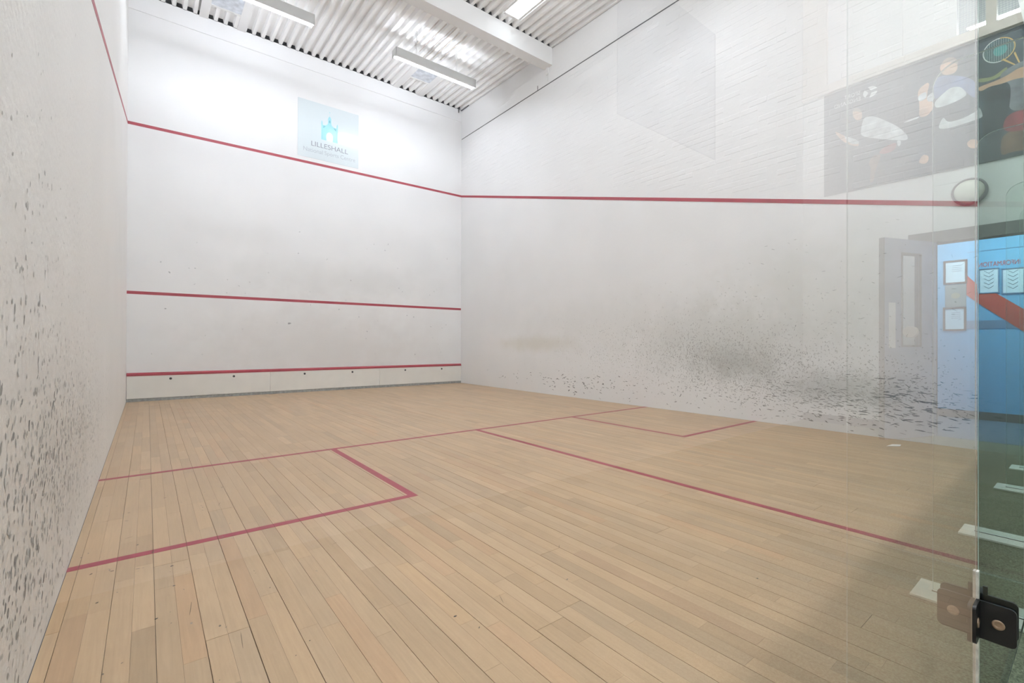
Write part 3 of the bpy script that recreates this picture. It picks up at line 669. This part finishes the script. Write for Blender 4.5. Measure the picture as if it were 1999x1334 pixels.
# round bulkhead lamp
bl = thing('bulkhead_lamp', 'round cream bulkhead lamp with dark rim above the doorway', 'wall lamp', loc=(XE, -0.659, 2.575))
bm = bmesh.new(); add_lathe(bm, (0, 0, 0), (-1, 0, 0), [(0.140, 0), (0.140, 0.035), (0.132, 0.05), (0.118, 0.05), (0.118, 0.03)], 40); obj('rim', bm, 'lamprim', bl)
bm = bmesh.new(); add_lathe(bm, (0, 0, 0), (-1, 0, 0), [(0.118, 0.02), (0.117, 0.045), (0.105, 0.068), (0.08, 0.085), (0.04, 0.094), (0.0, 0.096)], 40); obj('dome', bm, 'lampdome', bl)
# poster of players
ps = thing('squash_poster', 'large dark poster of squash players high on the lobby end wall', 'poster', loc=(XE, -1.0, 2.84))
PX = XE-0.014
def kid(o, p): o.parent = p; o.matrix_parent_inverse = Matrix.Translation(-p.location); return o
kid(box('poster_board', (PX, -1.98, 2.845), (XE-0.002, -0.02, 4.115), 'poster'), ps)
kid(box('top_edge', (PX-0.002, -1.98, 4.085), (PX, -0.02, 4.115), 'pdark'), ps)
def figure(name, layers, n=2):
    mats = []; bm = bmesh.new()
    for k, (pts, mk) in enumerate(layers):
        if mk not in mats: mats.append(mk)
        endpoly(bm, chaikin(pts, n), PX-0.0003*k, 0.0008, mats.index(mk))
    return kid(obj(name, bm, mats), ps)
figure('printed_player', [
    ([(-1.859,3.634),(-1.775,3.555),(-1.612,3.402),(-1.622,3.369),(-1.682,3.395),(-1.785,3.485),(-1.854,3.601)], 'skin'),
    ([(-1.523,3.122),(-1.484,3.205),(-1.399,3.208),(-1.418,3.126),(-1.456,3.02),(-1.47,2.90),(-1.51,2.90),(-1.494,3.078)], 'skindark'),
    ([(-1.38,3.271),(-1.252,3.303),(-1.27,3.207),(-1.371,3.193),(-1.427,3.222)], 'pred'),
    ([(-1.252,3.315),(-1.216,3.297),(-1.221,3.253),(-1.239,3.236),(-1.252,3.269)], 'shirt'),
    ([(-1.78,3.55),(-1.70,3.50),(-1.62,3.44),(-1.61,3.39),(-1.70,3.42)], 'shirt'),
    ([(-1.562,3.701),(-1.456,3.667),(-1.325,3.547),(-1.234,3.457),(-1.159,3.339),(-1.159,3.283),(-1.252,3.315),(-1.38,3.37),(-1.597,3.475),(-1.592,3.587)], 'shirt'),
    ([(-1.682,3.80),(-1.655,3.83),(-1.612,3.81),(-1.58,3.753),(-1.585,3.68),(-1.63,3.68),(-1.667,3.723)], 'skin'),
    ([(-1.682,3.80),(-1.665,3.845),(-1.612,3.825),(-1.58,3.76),(-1.60,3.77),(-1.64,3.80)], 'hair')])
figure('printed_player', [
    ([(-0.895,3.984),(-0.841,4.05),(-0.775,4.018),(-0.742,3.913),(-0.775,3.856),(-0.868,3.88)], 'skin'),
    ([(-0.89,3.99),(-0.841,4.06),(-0.765,4.03),(-0.735,3.93),(-0.77,3.97),(-0.83,4.01)], 'hair'),
    ([(-0.943,3.822),(-0.895,3.893),(-0.723,3.815),(-0.609,3.711),(-0.609,3.519),(-0.671,3.597),(-0.723,3.699),(-0.801,3.724),(-0.868,3.68),(-0.936,3.635)], 'pblue'),
    ([(-0.936,3.616),(-0.868,3.68),(-0.801,3.724),(-0.723,3.699),(-0.671,3.597),(-0.723,3.566),(-0.828,3.545),(-0.923,3.547)], 'shirt'),
    ([(-1.078,3.805),(-0.992,3.862),(-0.971,3.834),(-0.992,3.751),(-0.992,3.676),(-0.936,3.616),(-0.936,3.561),(-0.992,3.49),(-1.063,3.499),(-1.056,3.646)], 'skin'),
    ([(-1.075,3.74),(-1.00,3.77),(-0.995,3.69),(-1.06,3.67)], 'shirt'),
    ([(-1.0,3.70),(-0.94,3.74),(-0.93,3.64),(-0.985,3.64)], 'shirt'),
    ([(-1.19,3.50),(-1.06,3.515),(-1.06,3.495),(-1.19,3.485)], 'shirt'),
    ([(-0.909,3.321),(-0.861,3.44),(-0.828,3.355),(-0.697,3.36),(-0.602,3.394),(-0.584,3.43),(-0.562,3.343),(-0.565,3.31),(-0.697,3.298),(-0.828,3.292)], 'shirt'),
    ])
figure('printed_knee', [([(-0.684,3.09),(-0.646,3.121),(-0.596,3.095),(-0.596,3.008),(-0.659,3.028)], 'skin')])
figure('printed_knee', [([(-1.07,3.004),(-1.028,3.084),(-0.978,3.05),(-0.985,2.987),(-1.02,2.97)], 'skin')])
figure('printed_player', [
    ([(-0.511,3.633),(-0.392,3.615),(-0.364,3.468),(-0.381,3.291),(-0.428,3.105),(-0.451,2.892),(-0.535,3.005),(-0.578,3.315)], 'pdark'),
    ([(-0.602,3.726),(-0.487,3.691),(-0.392,3.759),(-0.387,3.722),(-0.451,3.667),(-0.547,3.666),(-0.602,3.691)], 'polive'),
    ([(-0.428,3.105),(-0.202,3.107),(-0.202,2.879),(-0.358,2.896),(-0.439,2.872)], 'skindark'),
    ([(-0.398,3.28),(-0.202,3.286),(-0.15,3.10),(-0.202,3.07),(-0.428,3.105)], 'pred'),
    ([(-0.433,3.701),(-0.369,3.74),(-0.278,3.763),(-0.15,3.76),(-0.15,3.27),(-0.381,3.291),(-0.364,3.468),(-0.369,3.572),(-0.439,3.653)], 'pgrey'),
    ([(-0.278,4.0),(-0.22,4.02),(-0.17,3.97),(-0.18,3.86),(-0.23,3.80),(-0.275,3.86)], 'skin'),
    ([(-0.602,3.63),(-0.547,3.64),(-0.463,3.646),(-0.369,3.672),(-0.324,3.702),(-0.22,3.70),(-0.22,3.581),(-0.335,3.607),(-0.427,3.597),(-0.511,3.607),(-0.578,3.579)], 'skin')])
bm = bmesh.new(); cy, cz, ra, rbb = -0.447, 3.945, 0.114, 0.122
tl = 0.35
def ell(k, n=28, s=1.0):
    a = 2*PI*k/n; p, q = ra*s*math.cos(a), rbb*s*math.sin(a)
    return (cy+p*math.cos(tl)-q*math.sin(tl), cz+p*math.sin(tl)+q*math.cos(tl))
endpoly(bm, [(cy+0.05*math.cos(a)+0.01, cz+0.055*math.sin(a)-0.005) for a in [k*PI/8 for k in range(16)]], PX-0.0008, 0.0004, 2)
for k in range(28):
    endpoly(bm, [ell(k), ell(k+1), ell(k+1, s=0.93), ell(k, s=0.93)], PX-0.0014, 0.0005, 0 if 4 < k < 20 else 1)
for j in range(-6, 7):
    h = math.sqrt(max(0, 1-(j/7)**2))*0.11; o = j*0.0165
    endpoly(bm, [(cy+o-0.0009, cz-h), (cy+o+0.0009, cz-h), (cy+o+0.0009, cz+h), (cy+o-0.0009, cz+h)], PX-0.0012, 0.0003, 0)
    endpoly(bm, [(cy-h*.95, cz+o-0.0011), (cy+h*.95, cz+o-0.0011), (cy+h*.95, cz+o+0.0011), (cy-h*.95, cz+o+0.0011)], PX-0.0013, 0.0003, 2)
for a, b in (((-0.425, 3.835), (-0.305, 3.705)), ((-0.345, 3.865), (-0.298, 3.705))):
    endpoly(bm, [a, (a[0]+0.010, a[1]+0.012), (b[0]+0.010, b[1]), b], PX-0.0014, 0.0005, 1)
kid(obj('printed_racket', bm, ['pwhite', 'pyellow', 'pteal']), ps)
kid(text_mesh('lettering', 'SPORT', 'end', -1.600, 3.985, 0.165, 0.045, PX, 'pwhite', None), ps)
kid(text_mesh('lettering', 'ENGLAND', 'end', -1.600, 3.915, 0.27, 0.045, PX, 'pwhite', None), ps)
bm = bmesh.new(); lc_ = (-1.503, 3.972)                               # round emblem made of curved leaf shapes
for a0 in (20, 140, 262):
    pts = []
    for k in range(9):
        a = math.radians(a0+k*11); pts.append((lc_[0]+0.070*math.cos(a), lc_[1]+0.064*math.sin(a)))
    a = math.radians(a0+50); pts.append((lc_[0]+0.018*math.cos(a), lc_[1]+0.016*math.sin(a)))
    endpoly(bm, pts, PX, 0.0006)
kid(obj('round_emblem', bm, 'pwhite'), ps)
# second poster, on the rear wall
YR = -2.224
p2 = thing('lobby_poster', 'plain grey poster on the lobby rear wall, left of the gallery corner', 'poster', loc=(4.0, YR, 2.84))
kid(box('poster_board', (3.25, YR+0.002, 2.845), (4.77, YR+0.012, 4.11), 'poster2'), p2)
kid(box('pale_border', (4.745, YR+0.012, 2.845), (4.77, YR+0.013, 4.11), 'pgrey'), p2)
# gallery front above the end wall
bm = bmesh.new(); add_box(bm, (XE-0.05, -2.22, 4.13), (XE+0.12, 0.06, 4.235)); obj('trim_7', bm, 'rail', props=ST)
for k, (a, b, mk) in enumerate(((-2.22, -1.95, 'rail'), (-1.285, -1.207, 'white'), (-0.80, -0.755, 'white'), (-0.539, -0.462, 'rail'))):
    box('trim_%d' % (8+k), (XE-0.02, a, 4.235), (XE+0.08, b, 6.2), mk, props=ST)
box('gallery_panel', (XE+0.03, -1.95, 4.235), (XE+0.06, -1.285, 6.2), 'white', props=ST)
box('gallery_panel', (XE+0.03, -1.207, 4.235), (XE+0.06, -0.80, 6.2), 'white', props=ST)
bm = bmesh.new(); yy = -0.755
while yy < 0.0:
    if not (-0.545 < yy < -0.455): add_box(bm, (XE+0.02, yy, 4.235), (XE+0.0225, yy+0.003, 6.2))
    yy += 0.022
zz = 4.25
while zz < 6.2:
    for a, b in ((-0.755, -0.539), (-0.462, 0.0)): add_box(bm, (XE+0.0225, a, zz), (XE+0.025, b, zz+0.003))
    zz += 0.022
box('wall_end_upper', (XE, -2.3, 6.2), (XE+0.12, 0.06, topz(-2.3)), 'hall', props=ST)
ms = obj('safety_mesh', bm, 'mesh', props=SF); tag(ms, 'pale wire safety mesh across the gallery opening above the poster', 'mesh')
slab('gallery_floor', (XE+0.12, -2.3, 3.98), (9.1, 0.2, 4.13), 'hall'); slab('wall_gallery_back', (9.0, -2.3, 4.13), (9.1, 0.2, 6.6), 'hall')
slab('wall_gallery_left', (XE+0.12, -2.42, 4.13), (9.1, -2.3, 6.6), 'hall'); slab('wall_gallery_right', (XE+0.12, 0.15, 4.13), (9.1, 0.27, 6.6), 'hall'); slab('ceiling_gallery', (XE, -2.42, 6.60), (9.1, 0.2, 6.62), 'white')
gt = thing('gallery_tube_light', 'bright tube light seen through the gallery mesh', 'tube light', loc=(7.95, -0.45, 4.73))
bm = bmesh.new(); add_cyl(bm, (0, -0.33, 0), (0, 0.33, 0), 0.021, 12); obj('tube', bm, 'gallerytube', gt)
bm = bmesh.new(); add_box(bm, (-0.03, -0.36, 0.022), (0.03, 0.36, 0.05)); add_cyl(bm, (0, -0.25, 0.05), (0, -0.25, 1.87), 0.004, 6); add_cyl(bm, (0, 0.25, 0.05), (0, 0.25, 1.87), 0.004, 6); obj('batten', bm, 'white', gt)
